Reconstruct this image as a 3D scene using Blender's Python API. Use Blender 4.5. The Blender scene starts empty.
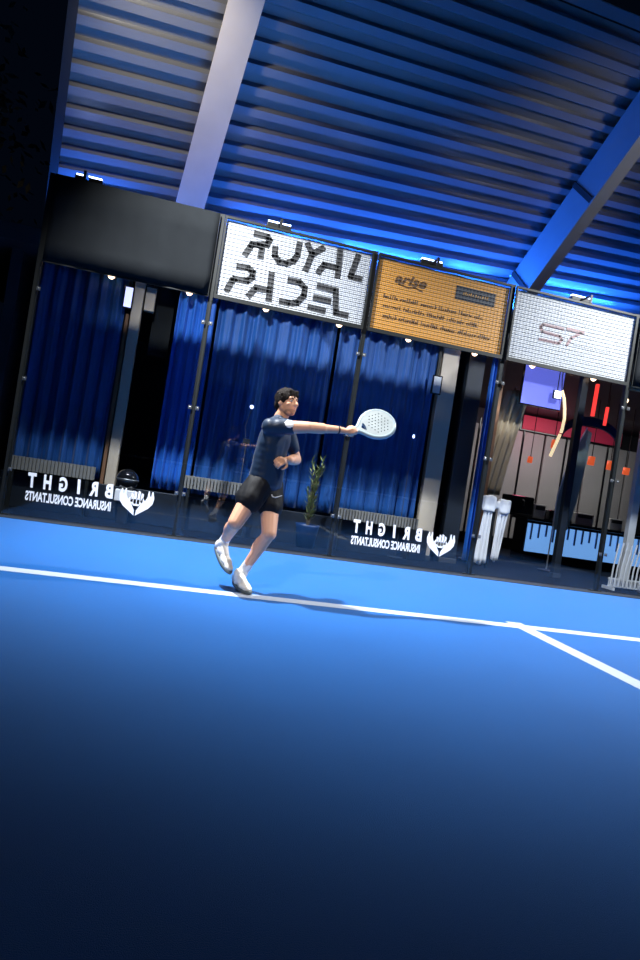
import bpy, bmesh, math, random
from mathutils import Vector, Matrix, noise
random.seed(7)
S = bpy.context.scene
COL = S.collection
PI = math.pi
V = Vector

# ------------------------------------------------------------------ materials
def mat(name, col, rough=.6, metal=0., spec=.5, nscale=0, namt=.15, bump=0., bscale=60, sheen=0., coat=0.):
    m = bpy.data.materials.new(name); m.use_nodes = True
    nt = m.node_tree; b = nt.nodes['Principled BSDF']
    b.inputs['Roughness'].default_value = rough
    b.inputs['Metallic'].default_value = metal
    b.inputs['Specular IOR Level'].default_value = spec
    if sheen:
        b.inputs['Sheen Weight'].default_value = sheen
        b.inputs['Sheen Roughness'].default_value = .4
    if coat: b.inputs['Coat Weight'].default_value = coat
    c = (*col, 1)
    b.inputs['Base Color'].default_value = c
    tc = nt.nodes.new('ShaderNodeTexCoord')
    if nscale:
        n = nt.nodes.new('ShaderNodeTexNoise'); n.inputs['Scale'].default_value = nscale
        n.inputs['Detail'].default_value = 5
        nt.links.new(tc.outputs['Object'], n.inputs['Vector'])
        r = nt.nodes.new('ShaderNodeMapRange')
        r.inputs['To Min'].default_value = 1 - namt; r.inputs['To Max'].default_value = 1 + namt
        nt.links.new(n.outputs['Fac'], r.inputs['Value'])
        mx = nt.nodes.new('ShaderNodeVectorMath'); mx.operation = 'SCALE'
        mx.inputs[0].default_value = col
        nt.links.new(r.outputs[0], mx.inputs['Scale'])
        nt.links.new(mx.outputs[0], b.inputs['Base Color'])
    if bump:
        n2 = nt.nodes.new('ShaderNodeTexNoise'); n2.inputs['Scale'].default_value = bscale
        nt.links.new(tc.outputs['Object'], n2.inputs['Vector'])
        bp = nt.nodes.new('ShaderNodeBump'); bp.inputs['Strength'].default_value = bump
        bp.inputs['Distance'].default_value = .01
        nt.links.new(n2.outputs['Fac'], bp.inputs['Height'])
        nt.links.new(bp.outputs[0], b.inputs['Normal'])
    return m

def emit(name, col, st):
    m = bpy.data.materials.new(name); m.use_nodes = True
    b = m.node_tree.nodes['Principled BSDF']
    b.inputs['Base Color'].default_value = (*col, 1)
    b.inputs['Emission Color'].default_value = (*col, 1)
    b.inputs['Emission Strength'].default_value = st
    return m

def glass_mat(name, tint, ior=1.5):
    m = bpy.data.materials.new(name); m.use_nodes = True
    nt = m.node_tree; nt.nodes.clear()
    o = nt.nodes.new('ShaderNodeOutputMaterial')
    t = nt.nodes.new('ShaderNodeBsdfTransparent'); t.inputs[0].default_value = (*tint, 1)
    g = nt.nodes.new('ShaderNodeBsdfGlossy'); g.inputs['Roughness'].default_value = .012
    f = nt.nodes.new('ShaderNodeFresnel'); f.inputs[0].default_value = ior
    mx = nt.nodes.new('ShaderNodeMixShader')
    # the same reflectance on both faces of the sheet
    ge = nt.nodes.new('ShaderNodeNewGeometry'); mr = nt.nodes.new('ShaderNodeMapRange')
    mr.inputs['To Min'].default_value = ior; mr.inputs['To Max'].default_value = 1 / ior
    nt.links.new(ge.outputs['Backfacing'], mr.inputs['Value']); nt.links.new(mr.outputs[0], f.inputs[0])
    nt.links.new(f.outputs[0], mx.inputs[0]); nt.links.new(t.outputs[0], mx.inputs[1])
    nt.links.new(g.outputs[0], mx.inputs[2]); nt.links.new(mx.outputs[0], o.inputs[0])
    return m

M = {}
M['turf'] = mat('blue_turf', (.002, .112, .41), .65, spec=.15, nscale=1.4, namt=.10, bump=.5, bscale=420, sheen=.24)
M['line'] = mat('line_paint', (.42, .49, .62), .6, nscale=9, namt=.08, bump=.3, bscale=300)
M['deck'] = mat('dark_deck', (.004, .006, .010), .8, spec=.08, nscale=3, namt=.3)
M['kerb'] = mat('kerb', (.012, .018, .03), .6, nscale=5, namt=.2)
M['steel'] = mat('dark_steel', (.008, .010, .010), .5, .1, nscale=8, namt=.2)
M['clamp'] = mat('clamp_steel', (.22, .23, .24), .35, .8, nscale=20, namt=.1)
M['wire'] = mat('mesh_wire', (.10, .105, .11), .5, .4, nscale=10, namt=.1)
M['screen'] = mat('windscreen_cloth', (.013, .015, .017), .95, spec=.1, nscale=2.5, namt=.3, bump=.3, bscale=200)
M['glass'] = glass_mat('court_glass', (.93, .95, .97))
M['white_banner'] = mat('white_banner', (.48, .51, .55), .5, nscale=3, namt=.03)
M['orange_banner'] = mat('orange_banner', (.62, .29, .05), .5, nscale=3, namt=.06)
M['ink'] = mat('black_ink', (.014, .015, .018), .6, nscale=12, namt=.1)
M['ink_brown'] = mat('brown_ink', (.10, .045, .012), .6, nscale=12, namt=.1)
M['ink_navy'] = mat('navy_ink', (.022, .030, .045), .6, nscale=12, namt=.1)
M['ink_gold'] = mat('gold_ink', (.42, .22, .05), .6, nscale=12, namt=.1)
M['ink_red'] = mat('dusty_red_ink', (.32, .20, .21), .6, nscale=12, namt=.15)
M['ink_grey'] = mat('grey_ink', (.55, .57, .60), .6, nscale=12, namt=.1)
M['vinyl'] = mat('white_vinyl', (.88, .89, .90), .5, nscale=15, namt=.05)
M['roof'] = mat('roof_sheet', (.27, .29, .33), .32, .35, nscale=1.2, namt=.12)
M['beam'] = mat('beam_paint', (.80, .76, .69), .5, nscale=2.5, namt=.12)
M['beam_shaded'] = mat('shaded_beam_paint', (.30, .31, .33), .5, nscale=2.5, namt=.12)  # same paint as the pale beam, shade mixed into the colour
M['dark_trim'] = mat('dark_trim', (.03, .032, .035), .6, nscale=4, namt=.2)
M['curtain'] = mat('blue_curtain', (.002, .066, .26), .62, nscale=5, namt=.15, sheen=.15)
M['curtain_bright'] = mat('bright_blue_curtain', (.003, .10, .46), .6, nscale=5, namt=.12, sheen=.15)
M['tan_curtain'] = mat('tan_cloth', (.42, .34, .22), .8, nscale=7, namt=.15)
M['beige'] = mat('beige_paint', (.52, .44, .34), .6, nscale=4, namt=.1)
M['wood'] = mat('brown_wood', (.22, .11, .055), .55, nscale=12, namt=.3)
M['ribbed'] = mat('pale_ribbed', (.20, .195, .18), .7, nscale=10, namt=.12)
M['plinth'] = mat('plinth', (.004, .009, .018), .55, nscale=3, namt=.25)
M['interior'] = mat('interior_dark', (.030, .032, .038), .7, nscale=1.5, namt=.25)
M['greywall'] = mat('grey_panel', (.42, .43, .42), .6, nscale=1.5, namt=.15)
M['black'] = mat('black_gloss', (.008, .009, .012), .12, nscale=6, namt=.2, coat=.5)
M['white_cloth'] = mat('white_cloth', (.80, .80, .82), .8, nscale=9, namt=.06)
M['whitewire'] = mat('white_wire', (.66, .67, .68), .4, nscale=15, namt=.06)
M['skin'] = mat('skin', (.74, .40, .255), .5, nscale=30, namt=.06, bump=.05, bscale=300)
M['hair'] = mat('dark_hair', (.010, .006, .005), .75, spec=.2, nscale=60, namt=.3, bump=.6, bscale=150)
M['shirt'] = mat('navy_shirt', (.006, .024, .062), .5, spec=.4, nscale=14, namt=.2, sheen=.10)
M['shorts'] = mat('black_shorts', (.004, .005, .008), .7, spec=.25, nscale=14, namt=.2)
M['sock'] = mat('white_sock', (.72, .74, .78), .85, nscale=60, namt=.08, bump=.3, bscale=400)
M['shoe'] = mat('white_shoe', (.78, .76, .70), .5, nscale=30, namt=.08)
M['shoe_dark'] = mat('dark_sole', (.03, .05, .06), .6, nscale=20, namt=.2)
M['shoe_grey'] = mat('grey_sole_edge', (.10, .13, .14), .6, nscale=20, namt=.2)
M['eye'] = mat('eye_white', (.75, .72, .70), .25, nscale=20, namt=.03)
M['iris'] = mat('iris', (.03, .015, .01), .2, nscale=20, namt=.1)
M['lip'] = mat('lip', (.42, .16, .13), .5, nscale=30, namt=.06)
M['racket'] = mat('racket_face', (.30, .35, .37), .35, nscale=14, namt=.28, coat=.3)
M['racket_edge'] = mat('racket_frame', (.28, .37, .42), .3, nscale=9, namt=.2, coat=.4)
M['grip'] = mat('grip_tape', (.42, .46, .50), .7, nscale=40, namt=.2)
M['leaf'] = mat('leaf', (.22, .26, .09), .6, nscale=6, namt=.35)
M['leaf_dark'] = mat('night_leaf', (.12, .115, .085), .7, nscale=5, namt=.4)
M['bark'] = mat('bark', (.06, .045, .03), .8, nscale=18, namt=.4)
M['pot'] = mat('blue_pot', (.006, .03, .11), .45, nscale=8, namt=.15)
M['soil'] = mat('soil', (.02, .015, .01), .9, nscale=40, namt=.4)
M['screen_violet'] = emit('screen_violet', (.13, .15, .62), 1.0)
M['screen_white'] = emit('screen_white', (.55, .58, 1.0), 1.6)
M['lamp_warm'] = emit('lamp_warm', (1.0, .66, .42), 6)
M['lamp_white'] = emit('lamp_white', (.86, .9, 1.0), 7)
M['reflection_glow'] = emit('reflection_glow', (.5, .62, 1.0), 4)  # glow of the bulbs that stand in for reflections
M['lamp_red'] = emit('lamp_red', (1.0, .05, .04), 1.3)
M['lamp_orange'] = emit('lamp_orange', (1.0, .14, .04), .7)
M['neon'] = emit('neon_cream', (1.0, .76, .42), 1.15)
M['pinkglow'] = emit('pink_glow', (.55, .03, .09), .06)
M['barglow'] = emit('bar_glow', (.20, .46, .95), .85)
M['blueled'] = emit('blue_led', (.45, .58, 1.0), 8)
M['bar_slat'] = mat('bar_slat', (.10, .22, .45), .5, nscale=6, namt=.15)
M['net'] = mat('net_cord', (.012, .013, .016), .8, nscale=20, namt=.2)
M['tape'] = mat('net_tape', (.85, .86, .88), .7, nscale=20, namt=.05)

# ------------------------------------------------------------------ helpers
def obj(name, bm, m, parent=None, smooth=False, loc=None):
    me = bpy.data.meshes.new(name)
    bmesh.ops.recalc_face_normals(bm, faces=bm.faces)
    bm.to_mesh(me); bm.free()
    ms = m if isinstance(m, (list, tuple)) else [m]
    for k in ms: me.materials.append(k)
    if smooth:
        for p in me.polygons: p.use_smooth = True
    o = bpy.data.objects.new(name, me); COL.objects.link(o)
    if loc is not None: o.location = loc
    if parent is not None: o.parent = parent
    return o
def tag(o, label, cat, group=None):
    o['label'] = label; o['category'] = cat
    if group: o['group'] = group
    return o
def struct(o): o['kind'] = 'structure'; return o
def empty(name, label, cat, loc=(0, 0, 0), group=None, rz=0):
    o = bpy.data.objects.new(name, None); COL.objects.link(o)
    o.empty_display_size = .1
    o.location = loc; o.rotation_euler = (0, 0, rz)
    return tag(o, label, cat, group)
def BM(): return bmesh.new()
def thick(bm, t):
    bm.normal_update(); bmesh.ops.recalc_face_normals(bm, faces=bm.faces); bm.normal_update()
    bmesh.ops.solidify(bm, geom=list(bm.faces), thickness=t)
def box(bm, x0, x1, y0, y1, z0, z1, mi=0):
    vs = [bm.verts.new((x, y, z)) for z in (z0, z1) for y in (y0, y1) for x in (x0, x1)]
    for f in ((0, 2, 3, 1), (4, 5, 7, 6), (0, 1, 5, 4), (2, 6, 7, 3), (0, 4, 6, 2), (1, 3, 7, 5)):
        bm.faces.new([vs[i] for i in f]).material_index = mi
    return bm
def bbox(x0, x1, y0, y1, z0, z1, bev=.01):
    bm = box(BM(), x0, x1, y0, y1, z0, z1)
    bmesh.ops.bevel(bm, geom=list(bm.edges), offset=bev, segments=2, affect='EDGES', profile=.5)
    return bm
def frame(d):
    d = V(d).normalized()
    a = V((0, 0, 1)) if abs(d.z) < .9 else V((1, 0, 0))
    u = d.cross(a).normalized(); return d, u, d.cross(u).normalized()
def tube(bm, pts, r, seg=8, mi=0):
    pts = [V(p) for p in pts]; n = len(pts)
    rs = r if isinstance(r, (list, tuple)) else [r] * n
    d, u, w = frame(pts[1] - pts[0]); rings = []
    for i, p in enumerate(pts):
        t = (pts[min(i + 1, n - 1)] - pts[max(i - 1, 0)]).normalized()
        u = (u - t * u.dot(t)).normalized(); w = t.cross(u)
        rings.append([bm.verts.new(p + (u * math.cos(2 * PI * k / seg) + w * math.sin(2 * PI * k / seg)) * rs[i]) for k in range(seg)])
    for a, b in zip(rings, rings[1:]):
        for k in range(seg):
            bm.faces.new((a[k], a[(k + 1) % seg], b[(k + 1) % seg], b[k])).material_index = mi
    bm.faces.new(rings[0]).material_index = mi; bm.faces.new(list(reversed(rings[-1]))).material_index = mi
    return bm
def lathe(bm, prof, c=(0, 0, 0), seg=24):
    c = V(c); rings = []
    for r, z in prof:
        rings.append([bm.verts.new(c + V((max(r, .0004) * math.cos(2 * PI * k / seg), max(r, .0004) * math.sin(2 * PI * k / seg), z))) for k in range(seg)])
    for a, b in zip(rings, rings[1:]):
        for k in range(seg): bm.faces.new((a[k], a[(k + 1) % seg], b[(k + 1) % seg], b[k]))
    bm.faces.new(rings[0]); bm.faces.new(rings[-1]); return bm
def ell(bm, c, r, A=None, seg=20, rings=12):
    mtx = Matrix.Translation(V(c)) @ ((A if A else Matrix.Identity(3)).to_4x4()) @ Matrix.Diagonal((r[0], r[1], r[2], 1))
    bmesh.ops.create_uvsphere(bm, u_segments=seg, v_segments=rings, radius=1, matrix=mtx); return bm
def cap(bm, p0, p1, r0, r1, seg=14):
    """closed tapered capsule"""
    p0, p1 = V(p0), V(p1); d = (p1 - p0).normalized(); pts = []; rs = []
    for k in range(6):
        a = -PI / 2 + PI / 2 * k / 5; pts.append(p0 + d * r0 * math.sin(a)); rs.append(max(r0 * math.cos(a), r0 * .05))
    for k in range(6):
        a = PI / 2 * k / 5; pts.append(p1 + d * r1 * math.sin(a)); rs.append(max(r1 * math.cos(a), r1 * .05))
    d, u, w = frame(d); rg = []
    for p, r in zip(pts, rs):
        rg.append([bm.verts.new(p + (u * math.cos(2 * PI * k / seg) + w * math.sin(2 * PI * k / seg)) * r) for k in range(seg)])
    for a, b in zip(rg, rg[1:]):
        for k in range(seg): bm.faces.new((a[k], a[(k + 1) % seg], b[(k + 1) % seg], b[k]))
    bm.faces.new(rg[0]); bm.faces.new(list(reversed(rg[-1]))); return bm
def fuse(name, bm, m, voxel, smooth=6, parent=None, wrinkle=0, wscale=9):
    """melt overlapping closed shapes into one continuous surface"""
    o = obj(name, bm, m, None)
    md = o.modifiers.new('r', 'REMESH'); md.mode = 'VOXEL'; md.voxel_size = voxel
    if smooth:
        sm = o.modifiers.new('s', 'SMOOTH'); sm.factor = .5; sm.iterations = smooth
    dg = bpy.context.evaluated_depsgraph_get(); dg.update()
    me = bpy.data.meshes.new_from_object(o.evaluated_get(dg))
    o.modifiers.clear(); old = o.data; o.data = me; bpy.data.meshes.remove(old); me.name = name
    me.materials.clear(); me.materials.append(m)
    if wrinkle:
        nn = [v.normal.copy() for v in me.vertices]
        for v, n in zip(me.vertices, nn):
            q = v.co * wscale; q = V((q.x, q.y, q.z * .45))
            v.co += n * wrinkle * (noise.noise(q) + .5 * noise.noise(q * 2.3))
    for p in me.polygons: p.use_smooth = True
    if parent is not None: o.parent = parent
    return o
def patch(name, src, test, m, parent, off=.0015):
    """a thin badge lifted from the surface it is printed on"""
    bm = BM(); bm.from_mesh(src.data)
    bm.normal_update()
    bmesh.ops.delete(bm, geom=[f for f in bm.faces if not test(f.calc_center_median(), f.normal)], context='FACES')
    for v in bm.verts: v.co += v.normal * off
    thick(bm, .001)
    return obj(name, bm, m, parent, True)
def stroke(bm, pts, w, y, t=.004, caps=True):
    """flat lettering stroke lying in a vertical XZ plane, standing t proud towards -Y"""
    for a, b in zip(pts, pts[1:]):
        ax, az = a; bx, bz = b; L = math.hypot(bx - ax, bz - az) or 1e-6
        dx, dz = (bx - ax) / L, (bz - az) / L; e = w * .3 if caps else 0
        ax -= dx * e; az -= dz * e; bx += dx * e; bz += dz * e
        nx, nz = -dz * w / 2, dx * w / 2
        q = [(ax + nx, az + nz), (bx + nx, bz + nz), (bx - nx, bz - nz), (ax - nx, az - nz)]
        f = [bm.verts.new((x, y - t, z)) for x, z in q]; g = [bm.verts.new((x, y, z)) for x, z in q]
        bm.faces.new(f); bm.faces.new(list(reversed(g)))
        for k in range(4): bm.faces.new((f[k], g[k], g[(k + 1) % 4], f[(k + 1) % 4]))
    return bm
def poly(bm, pts, y, t=.003):
    f = [bm.verts.new((x, y - t, z)) for x, z in pts]; g = [bm.verts.new((x, y, z)) for x, z in pts]
    bm.faces.new(f); bm.faces.new(list(reversed(g))); n = len(pts)
    for k in range(n): bm.faces.new((f[k], g[k], g[(k + 1) % n], f[(k + 1) % n]))
    return bm
def text_bm(bm, s, x0, x1, z0, z1, y, t=.003, bold=.0, mirror=False, shear=0., spacing=1.):
    """lettering fitted into a rectangle of a vertical plane"""
    cu = bpy.data.curves.new('lettering', 'FONT'); cu.body = s; cu.size = 1; cu.offset = bold; cu.shear = shear
    cu.space_character = spacing; cu.resolution_u = 3
    o = bpy.data.objects.new('lettering', cu); COL.objects.link(o)
    dg = bpy.context.evaluated_depsgraph_get(); dg.update()
    me = bpy.data.meshes.new_from_object(o.evaluated_get(dg))
    xs = [v.co.x for v in me.vertices]; ys = [v.co.y for v in me.vertices]
    a, b, c, d = min(xs), max(xs), min(ys), max(ys)
    mp = []
    for v in me.vertices:
        u = (v.co.x - a) / (b - a)
        if mirror: u = 1 - u
        mp.append((x0 + (x1 - x0) * u, z0 + (z1 - z0) * (v.co.y - c) / (d - c)))
    vs = [bm.verts.new((x, y - t, z)) for x, z in mp]
    for p in me.polygons:
        try: bm.faces.new([vs[i] for i in p.vertices])
        except ValueError: pass
    bpy.data.objects.remove(o); bpy.data.curves.remove(cu); bpy.data.meshes.remove(me)
    return bm
def dup(root):
    r = root.copy(); COL.objects.link(r)
    for ch in list(root.children):
        c = ch.copy(); COL.objects.link(c); c.parent = r
        for g in list(ch.children):
            d = g.copy(); COL.objects.link(d); d.parent = c
    return r

# ------------------------------------------------------------------ camera
cam = bpy.data.cameras.new('camera'); co = bpy.data.objects.new('camera', cam); COL.objects.link(co)
yaw, pit, rol = .21284809, .00278470365, .15438004
fw = V((math.sin(yaw) * math.cos(pit), math.cos(yaw) * math.cos(pit), math.sin(pit)))
rt = V((math.cos(yaw), -math.sin(yaw), 0)); up = rt.cross(fw)
r2 = rt * math.cos(rol) + up * math.sin(rol); u2 = -rt * math.sin(rol) + up * math.cos(rol)
mw = Matrix((r2, u2, -fw)).transposed().to_4x4(); mw.translation = V((2.03352, -7.79889, .95875))
co.matrix_world = mw
cam.sensor_fit = 'VERTICAL'; cam.sensor_height = 36; cam.lens = 617.057 / 960 * 36; cam.clip_start = .05
S.camera = co
S.view_settings.view_transform = 'Standard'; S.view_settings.look = 'None'
S.view_settings.gamma = 1; S.view_settings.use_curve_mapping = False
S.view_settings.exposure = 0.0

# ------------------------------------------------------------------ setting: ground, court, lines
struct(obj('floor', box(BM(), -.1, 10.1, -20, -.16, -.05, 0), M['turf']))
struct(obj('floor', box(BM(), -30, 40, -40, 40, -.25, -.06), M['deck']))
struct(obj('floor', box(BM(), -3, 16, .1, 9, -.06, -.02), M['deck']))
struct(obj('trim_1', bbox(-.12, 10.12, -.16, .1, -.06, .012, .006), M['kerb']))
struct(obj('trim_2', box(BM(), 0, 10, -3.125, -2.975, 0, .002), M['line']))
struct(obj('trim_3', box(BM(), 4.925, 5.075, -16.95, -3.125, 0, .002), M['line']))
struct(obj('trim_4', box(BM(), 0, 10, -17, -16.95, 0, .002), M['line']))
# a stub of the centre line runs a hand's breadth past the service line
struct(obj('trim_5', box(BM(), 4.925, 5.075, -2.975, -2.9, 0, .002), M['line']))

# ------------------------------------------------------------------ back wall: posts, glass, mesh, banners
posn = ['black steel fence post at the dark left corner of the court',
        'black steel fence post between the black windscreen and the black lettered white banner',
        'black steel fence post below the gap between white and orange banners',
        'black steel fence post below the gap between orange banner and faded white banner',
        'black steel fence post at the right end of the faded white banner', 'black steel fence post at the far right corner']
for i in range(6):
    x = 2 * i
    p = empty('fence_post', posn[i], 'post', (x, .042, 0), 'posts of the back wall')
    obj('upright', bbox(-.03, .03, -.03, .03, -.02, 4.05, .006), M['steel'], p)
    obj('base_plate', bbox(-.09, .09, -.022, .06, .012, .026, .004), M['steel'], p)
gl = ['glass wall panel at the left corner with white mirrored lettering and hand emblem',
      'plain glass wall panel directly behind the player under the black lettered white banner',
      'glass wall panel under the orange banner with white mirrored lettering and hand emblem',
      'glass wall panel under the faded white banner, bar lights behind it', 'glass wall panel at the far right end']
def hand_logo(bm, cx, cz, y):
    for s in (-1, 1):
        P = lambda a, b: (cx + s * a, cz + b)
        # cupped palm and four tapering fingers
        pts = [(.008, -.165), (.075, -.115), (.15, -.06), (.195, .0), (.205, .07), (.185, .15), (.172, .145), (.165, .08), (.15, .10), (.142, .155), (.128, .15), (.125, .08), (.10, .02), (.075, .06), (.06, .055), (.062, -.005), (.035, -.06), (.012, -.10)]
        poly(bm, [P(*q) for q in pts], y)
    for a, b, h in ((-.055, .0, .09), (-.018, -.02, .14), (.022, -.02, .15), (.06, .005, .10)):
        poly(bm, [(cx + a - .016, cz + b), (cx + a + .014, cz + b - .005), (cx + a + .017, cz + b + h), (cx + a - .01, cz + b + h + .012)], y)
    poly(bm, [(cx - .07, cz + .0), (cx - .03, cz - .045), (cx + .03, cz - .045), (cx + .07, cz + .0), (cx + .055, cz + .035), (cx - .055, cz + .035)], y)
    return bm
for i in range(5):
    g = empty('glass_panel', gl[i], 'glass panel', (2 * i, 0, 0), 'glass panels of the back wall')
    obj('pane', box(BM(), .012, 1.988, -.006, .006, .016, 2.985), M['glass'], g)
    for z in (.55, 1.62, 2.68):
        for cx in (.045, 1.955):
            c = bbox(cx - .022, cx + .022, -.016, -.0065, z - .022, z + .022, .0015)
            ell(c, (cx, -.017, z), (.012, .006, .012), None, 10, 6)
            obj('glass_clamp', c, M['clamp'], g)
    if i in (0, 2):
        for k, ch in enumerate('BRIGHT'):       # mirrored, as read from the far side
            c_ = 1.175 - k * .176; h_ = .022 if ch == 'I' else .048
            t = text_bm(BM(), ch, c_ - h_, c_ + h_, .37, .545, -.007, .002, .045, True, .10)
            obj('letter', t, M['vinyl'], g)
        obj('small_lettering', text_bm(BM(), 'INSURANCE CONSULTANTS', .25, 1.22, .215, .33, -.007, .002, .035, True, .1), M['vinyl'], g)
        obj('hand_emblem', hand_logo(BM(), 1.5, .37, -.007), M['vinyl'], g)
ml = ['wire mesh fence panel over the left corner glass, lined with black windscreen', 'wire mesh fence panel over the white black-lettered banner',
      'wire mesh fence panel over the orange banner', 'wire mesh fence panel over the faded white banner', 'wire mesh fence panel at the right end, lined with black windscreen']
for i in range(5):
    g = empty('mesh_panel', ml[i], 'mesh panel', (2 * i, 0, 3), 'wire mesh panels above the glass')
    f = BM(); box(f, .032, 1.968, -.026, .0, .0, .05); box(f, .032, 1.968, -.026, .0, 1.0, 1.028)
    box(f, .032, .055, -.026, .0, .05, 1.0); box(f, 1.945, 1.968, -.026, .0, .05, 1.0)
    obj('frame', f, M['steel'], g)
    w = BM()
    for k in range(1, 39): box(w, .05 * k, .05 * k + .0025, -.010, -.007, .05, 1.0)
    for k in range(1, 20): box(w, .055, 1.945, -.007, -.0035, .05 + .05 * k - .003, .05 + .05 * k + .003)
    obj('wire_grid', w, M['wire'], g)
def banner(i, label, m):
    b = empty('banner', label, 'banner', (2 * i, .004, 3), 'banners hung on the mesh')
    bm = BM(); nx, nz = 24, 8; gr = []
    x0, x1, z0, z1 = .06, 1.94, .055, .985
    for a in range(nx + 1):
        gr.append([])
        for c in range(nz + 1):
            x = x0 + (x1 - x0) * a / nx; z = z0 + (z1 - z0) * c / nz
            sag = .006 * math.sin(a * PI * 2 / 6) if c in (0, nz) else 0
            gr[-1].append(bm.verts.new((x, .010, z + sag)))
    for a in range(nx):
        for c in range(nz): bm.faces.new((gr[a][c], gr[a + 1][c], gr[a + 1][c + 1], gr[a][c + 1]))
    thick(bm, .003)
    obj('cloth', bm, m, b)
    return b
YB = .0065
b1 = banner(1, 'white banner with large black stencil capitals, left of the orange banner', M['white_banner'])
W = .078; t = BM()
for pts in ([(.42, .905), (.575, .90), (.605, .865), (.585, .80), (.40, .765), (.385, .735), (.335, .62)], [(.47, .775), (.525, .76), (.525, .625)],
            [(.69, .79), (.70, .69), (.76, .63), (.86, .625), (.945, .68), (.98, .76), (.985, .905)],
            [(1.09, .925), (1.17, .815), (1.295, .925)], [(1.165, .81), (1.115, .60)],
            [(1.28, .605), (1.34, .715), (1.51, .715)], [(1.52, .945), (1.535, .605)],
            [(1.765, .93), (1.705, .645), (1.84, .64)],
            [(.27, .455), (.40, .46), (.46, .425), (.465, .36), (.41, .305), (.25, .29), (.225, .265), (.18, .135)],
            [(.455, .125), (.525, .235), (.70, .24)], [(.695, .46), (.71, .125)],
            [(.93, .43), (1.06, .43), (1.14, .37), (1.14, .27), (1.07, .165), (.96, .14), (.86, .14)],
            [(1.31, .435), (1.52, .43)], [(1.285, .28), (1.48, .278)], [(1.235, .145), (1.43, .137)],
            [(1.54, .44), (1.585, .145), (1.735, .14)]):
    stroke(t, pts, W, YB)
obj('lettering', t, M['ink'], b1)
b2 = banner(2, 'orange banner with a dark box and three lines of small print', M['orange_banner'])
t = text_bm(BM(), 'arise', .30, .75, .70, .83, YB, .003, .03, False, .3)
stroke(t, [(.36, .69), (.50, .675), (.60, .69), (.70, .665)], .016, YB)
obj('script_logo', t, M['ink_brown'], b2)
t = stroke(BM(), [(1.17, .765), (1.75, .765)], .185, YB, caps=False)
bx = obj('dark_box', t, M['ink_navy'], b2)
t = BM(); x = 1.28; random.seed(3)
while x < 1.64:
    h = random.uniform(.02, .05); stroke(t, [(x, .745), (x + .006, .745 + h)], .014, YB - .0035); 
    if random.random() < .6: stroke(t, [(x, .75), (x + .02, .75)], .012, YB - .0035)
    x += random.uniform(.022, .04)
obj('box_print', t, M['ink_gold'], bx)
for (xa, xb, z) in ((.19, 1.60, .49), (.20, 1.54, .37), (.22, 1.74, .235)):
    t = BM(); x = xa; wl = 0
    while x < xb:
        h = .03 if random.random() < .65 else .055
        stroke(t, [(x, z - .015), (x + .004, z - .015 + h)], .013, YB, .002)
        if random.random() < .75: stroke(t, [(x, z + random.choice((-.012, .0, .012))), (x + .022, z + random.choice((-.012, .012)))], .011, YB, .002)
        x += random.uniform(.024, .034); wl += 1
        if wl > random.randint(6, 12): x += .03; wl = 0; obj('printed_word', t, M['ink_brown'], b2); t = BM()
    if len(t.verts): obj('printed_word', t, M['ink_brown'], b2)
b3 = banner(3, 'faded white banner with a small dusty red emblem at its centre', M['white_banner'])
t = BM()
for pts in ([(.84, .60), (.52, .60), (.49, .56), (.52, .50), (.80, .49), (.84, .45), (.80, .39), (.50, .39)], [(.90, .615), (1.16, .61)], [(1.12, .60), (.98, .50), (.93, .39)]):
    stroke(t, pts, .04, YB)
obj('emblem', t, M['ink_red'], b3)
t = BM(); x = 1.05
while x < 1.62:
    stroke(t, [(x, .40), (x + .004, .40 + random.choice((.03, .05)))], .012, YB, .002); stroke(t, [(x, .415), (x + .02, .415)], .01, YB, .002); x += random.uniform(.028, .045)
obj('printed_word', t, M['ink_grey'], b3)
def windscreen(i, lab):
    bm = BM(); nx = 30; gr = []
    for a in range(nx + 1):
        x = .045 + 1.91 * a / nx
        y = .012 + .004 * math.sin(a * 1.7) + .003 * math.sin(a * .6)
        gr.append([bm.verts.new((x, y + .004 * math.sin(c + a * .3), z)) for c, z in enumerate((.02, .25, .5, .75, 1.03))])
    for a in range(nx):
        for c in range(4): bm.faces.new((gr[a][c], gr[a + 1][c], gr[a + 1][c + 1], gr[a][c + 1]))
    thick(bm, .003)
    return tag(obj('windscreen', bm, M['screen'], None, True, (2 * i, -.0515, 3)), lab, 'windscreen', 'black windscreens on the mesh')
windscreen(0, 'black windscreen cloth on the mesh over the left corner, below the roof')
windscreen(4, 'black windscreen cloth on the mesh right of the faded white banner')

# net across the middle of the court (behind the viewpoint, seen mirrored in the glass)
nt_ = empty('court_net', 'black court net with a white tape, mirrored in the glass wall', 'net', (5, -10, 0))
obj('tape', bbox(-4.9, 4.9, -.012, .012, .84, .90, .004), M['tape'], nt_)
obj('centre_strap', bbox(-.025, .025, -.015, .015, 0.0, .84, .004), M['tape'], nt_)
f = BM()
for k in range(1, 17): box(f, -4.9, 4.9, -.002, .002, .05 * k, .05 * k + .004)
for k in range(0, 98): box(f, -4.9 + .1 * k, -4.896 + .1 * k, -.002, .002, .02, .86)
obj('netting', f, M['net'], nt_)
for s in (-1, 1): obj('post', tube(BM(), [(s * 4.95, 0, 0), (s * 4.95, 0, .95)], .035, 12), M['steel'], nt_)

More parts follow.
